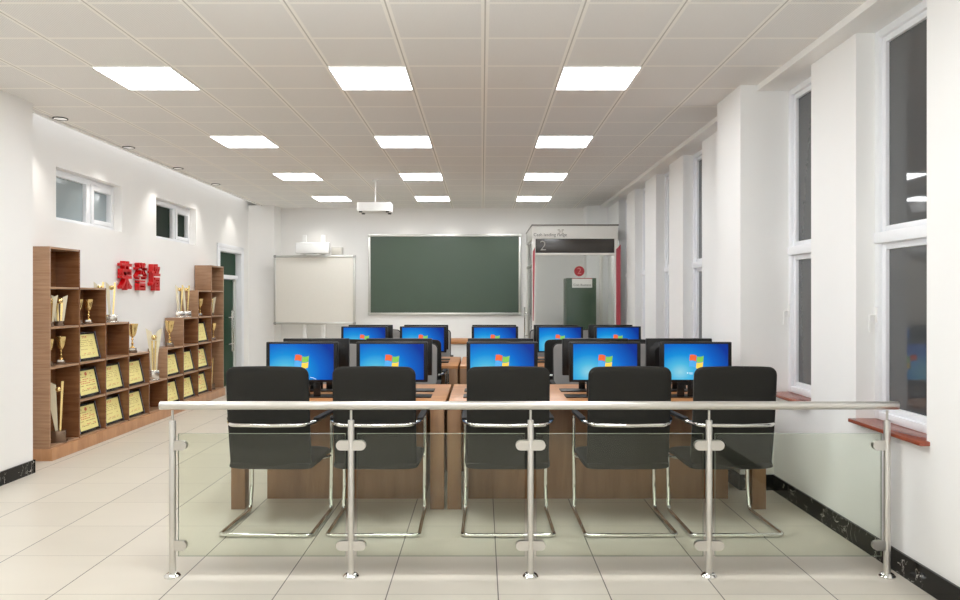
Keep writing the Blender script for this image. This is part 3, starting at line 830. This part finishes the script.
for (xx, yy, w_) in ((bx0, by0, .06), (bx1 - .06, by0, .06), (bx0, by1 - .06, .06), (bx1 - .06, by1 - .06, .06)):
    b = MB(); b.box(xx, xx + w_, yy, yy + .06, 0, 2.60, .003); b.build('corner_post', M['booth'], bt)
b = MB(); b.box(bx0 + .045, bx1 - .045, by0 + .01, by0 + .06, 2.318, 2.358, .003); b.build('lintel', M['booth'], bt)
b = MB(); b.box(bx0 + .02, bx0 + .032, by0 + .06, by1 - .06, .06, 2.58); b.build('side_glass', M['clear'], bt)
b = MB(); b.box(bx0 + .005, bx0 + .05, by0 + .06, by1 - .06, 2.14, 2.19, .003); b.box(bx0 + .005, bx0 + .05, by1 - .5, by1 - .45, 0, 2.58, .003); b.build('side_rail', M['boothgrey'], bt)
b = MB(); b.tube([(bx0 - .05, by1 - .35, .75), (bx0 - .05, by1 - .35, 1.42)], .014)
for z in (.88, 1.3): b.tube([(bx0 - .05, by1 - .35, z), (bx0 + .02, by1 - .35, z)], .009)
b.build('side_handle', M['chrome'], bt)
b = MB(); b.prism([(0, 0), (.075, 0), (.075, 2.50), (.0, 2.42)], lambda u, v, dd: (bx1 - .035 + u, dd, v), by0 - .02, by0 - .002); b.build('red_fin', M['pink'], bt)
b = MB(); b.prism([(.012, 1.2), (.026, 1.2), (.05, 2.3), (.05, 2.46), (.012, 2.38)], lambda u, v, dd: (bx0 + u, dd, v), by0 - .004, by0 - .001); b.build('red_fin', M['pink'], bt)
b = MB(); b.box(bx1 - .03, bx1 - .018, by0 + .06, by0 + .50, .06, 2.58); b.build('side_panel', M['booth'], bt)
# glass door leaf with the red number disc
b = MB(); b.box(bx0 + .062, bx1 - .062, by0 + .02, by0 + .03, .03, 2.315); gd = b.build('front_glass', M['clear'], bt)
b = MB(); n = 32; dxc = (579.4 - 482) * by0 / F; dzc = HC + (297 - 271.2) * by0 / F
b.prism([(.088 * cos(2 * pi * i / n), .088 * sin(2 * pi * i / n)) for i in range(n)], lambda u, v, dd: (dxc + u, dd, dzc + v), by0 + .014, by0 + .02); dc = b.build('number_disc', M['redd'], gd)
b = MB(); b.mesh(text_mesh('2', .15, .0008)); b.xf(Matrix.Translation((dxc, by0 + .013, dzc)) @ Matrix.Rotation(pi / 2, 4, 'X')); b.build('disc_number', mat('disc_ink', rgb(200, 120, 116), .5), dc, smooth=False)
# green cabinet in the booth
gy = 13.4
gx0, gx1 = (566.5 - 482) * gy / F, (596.3 - 482) * gy / F; gz = HC + 19 * gy / F
gc = empty('kiosk_cabinet', (0, gy, 0)); tag(gc, 'dark green upright cabinet with white sign inside the glazed booth', 'cabinet')
b = MB(); b.box(gx0, gx1, 0, .5, 0, gz, .008); b.box(gx0 + .10, gx1 - .10, -.012, 0, 0.1, gz - .27, .004); b.build('body', M['cabgreen'], gc)
b = MB(); b.box(gx0 + .10, gx1 - .075, -.016, -.001, gz - .175, gz - .015, .002); sg_ = b.build('sign_plate', M['booth'], gc)
b = MB(); b.box(gx0 + .10, gx1 - .075, -.018, -.001, gz - .015, gz - .003); b.build('sign_edge', M['redd'], gc)
b = MB(); b.mesh(text_mesh('Cash Business', .055, .0008)); b.xf(Matrix.Translation(((gx0 + gx1) / 2 + .01, -.0172, gz - .125)) @ Matrix.Rotation(pi / 2, 4, 'X')); b.build('sign_lettering', M['ink'], sg_, smooth=False)
b = MB(); b.box(gx0 - .27, gx0 + .12, -.25, -.014, 1.085, 1.105, .003); b.build('writing_shelf', M['boothgrey'], gc)
b = MB(); b.box(gx0 - .27, gx0 - .24, -.25, -.22, 0, 1.085, .002); b.build('shelf_leg', M['boothgrey'], gc)

# ================================================================== TEACHER DESK
td = empty('teacher_desk', (0, 11.75, 0)); tag(td, 'white teacher desk with a wooden top before the chalkboard', 'desk')
b = MB(); b.box(-1.0, .25, 0, .62, .865, .925, .004); b.build('desktop', M['desktop'], td)
b = MB(); b.box(-.96, .21, .03, .60, 0, .865, .003); b.build('body', M['white'], td)

# ================================================================== WORLD / VIEW
w = bpy.data.worlds.new('world'); SC.world = w; w.use_nodes = True
w.node_tree.nodes['Background'].inputs[0].default_value = (.5, .52, .56, 1); w.node_tree.nodes['Background'].inputs[1].default_value = .3
SC.view_settings.view_transform = 'Standard'; SC.view_settings.look = 'None'
SC.view_settings.exposure = 0.0; SC.view_settings.gamma = 1.08
SC.cycles.use_denoising = True
SC.cycles.max_bounces = 10; SC.cycles.diffuse_bounces = 9; SC.cycles.transparent_max_bounces = 12
SC.cycles.sample_clamp_indirect = 6
SC.cycles.caustics_reflective = False; SC.cycles.caustics_refractive = False
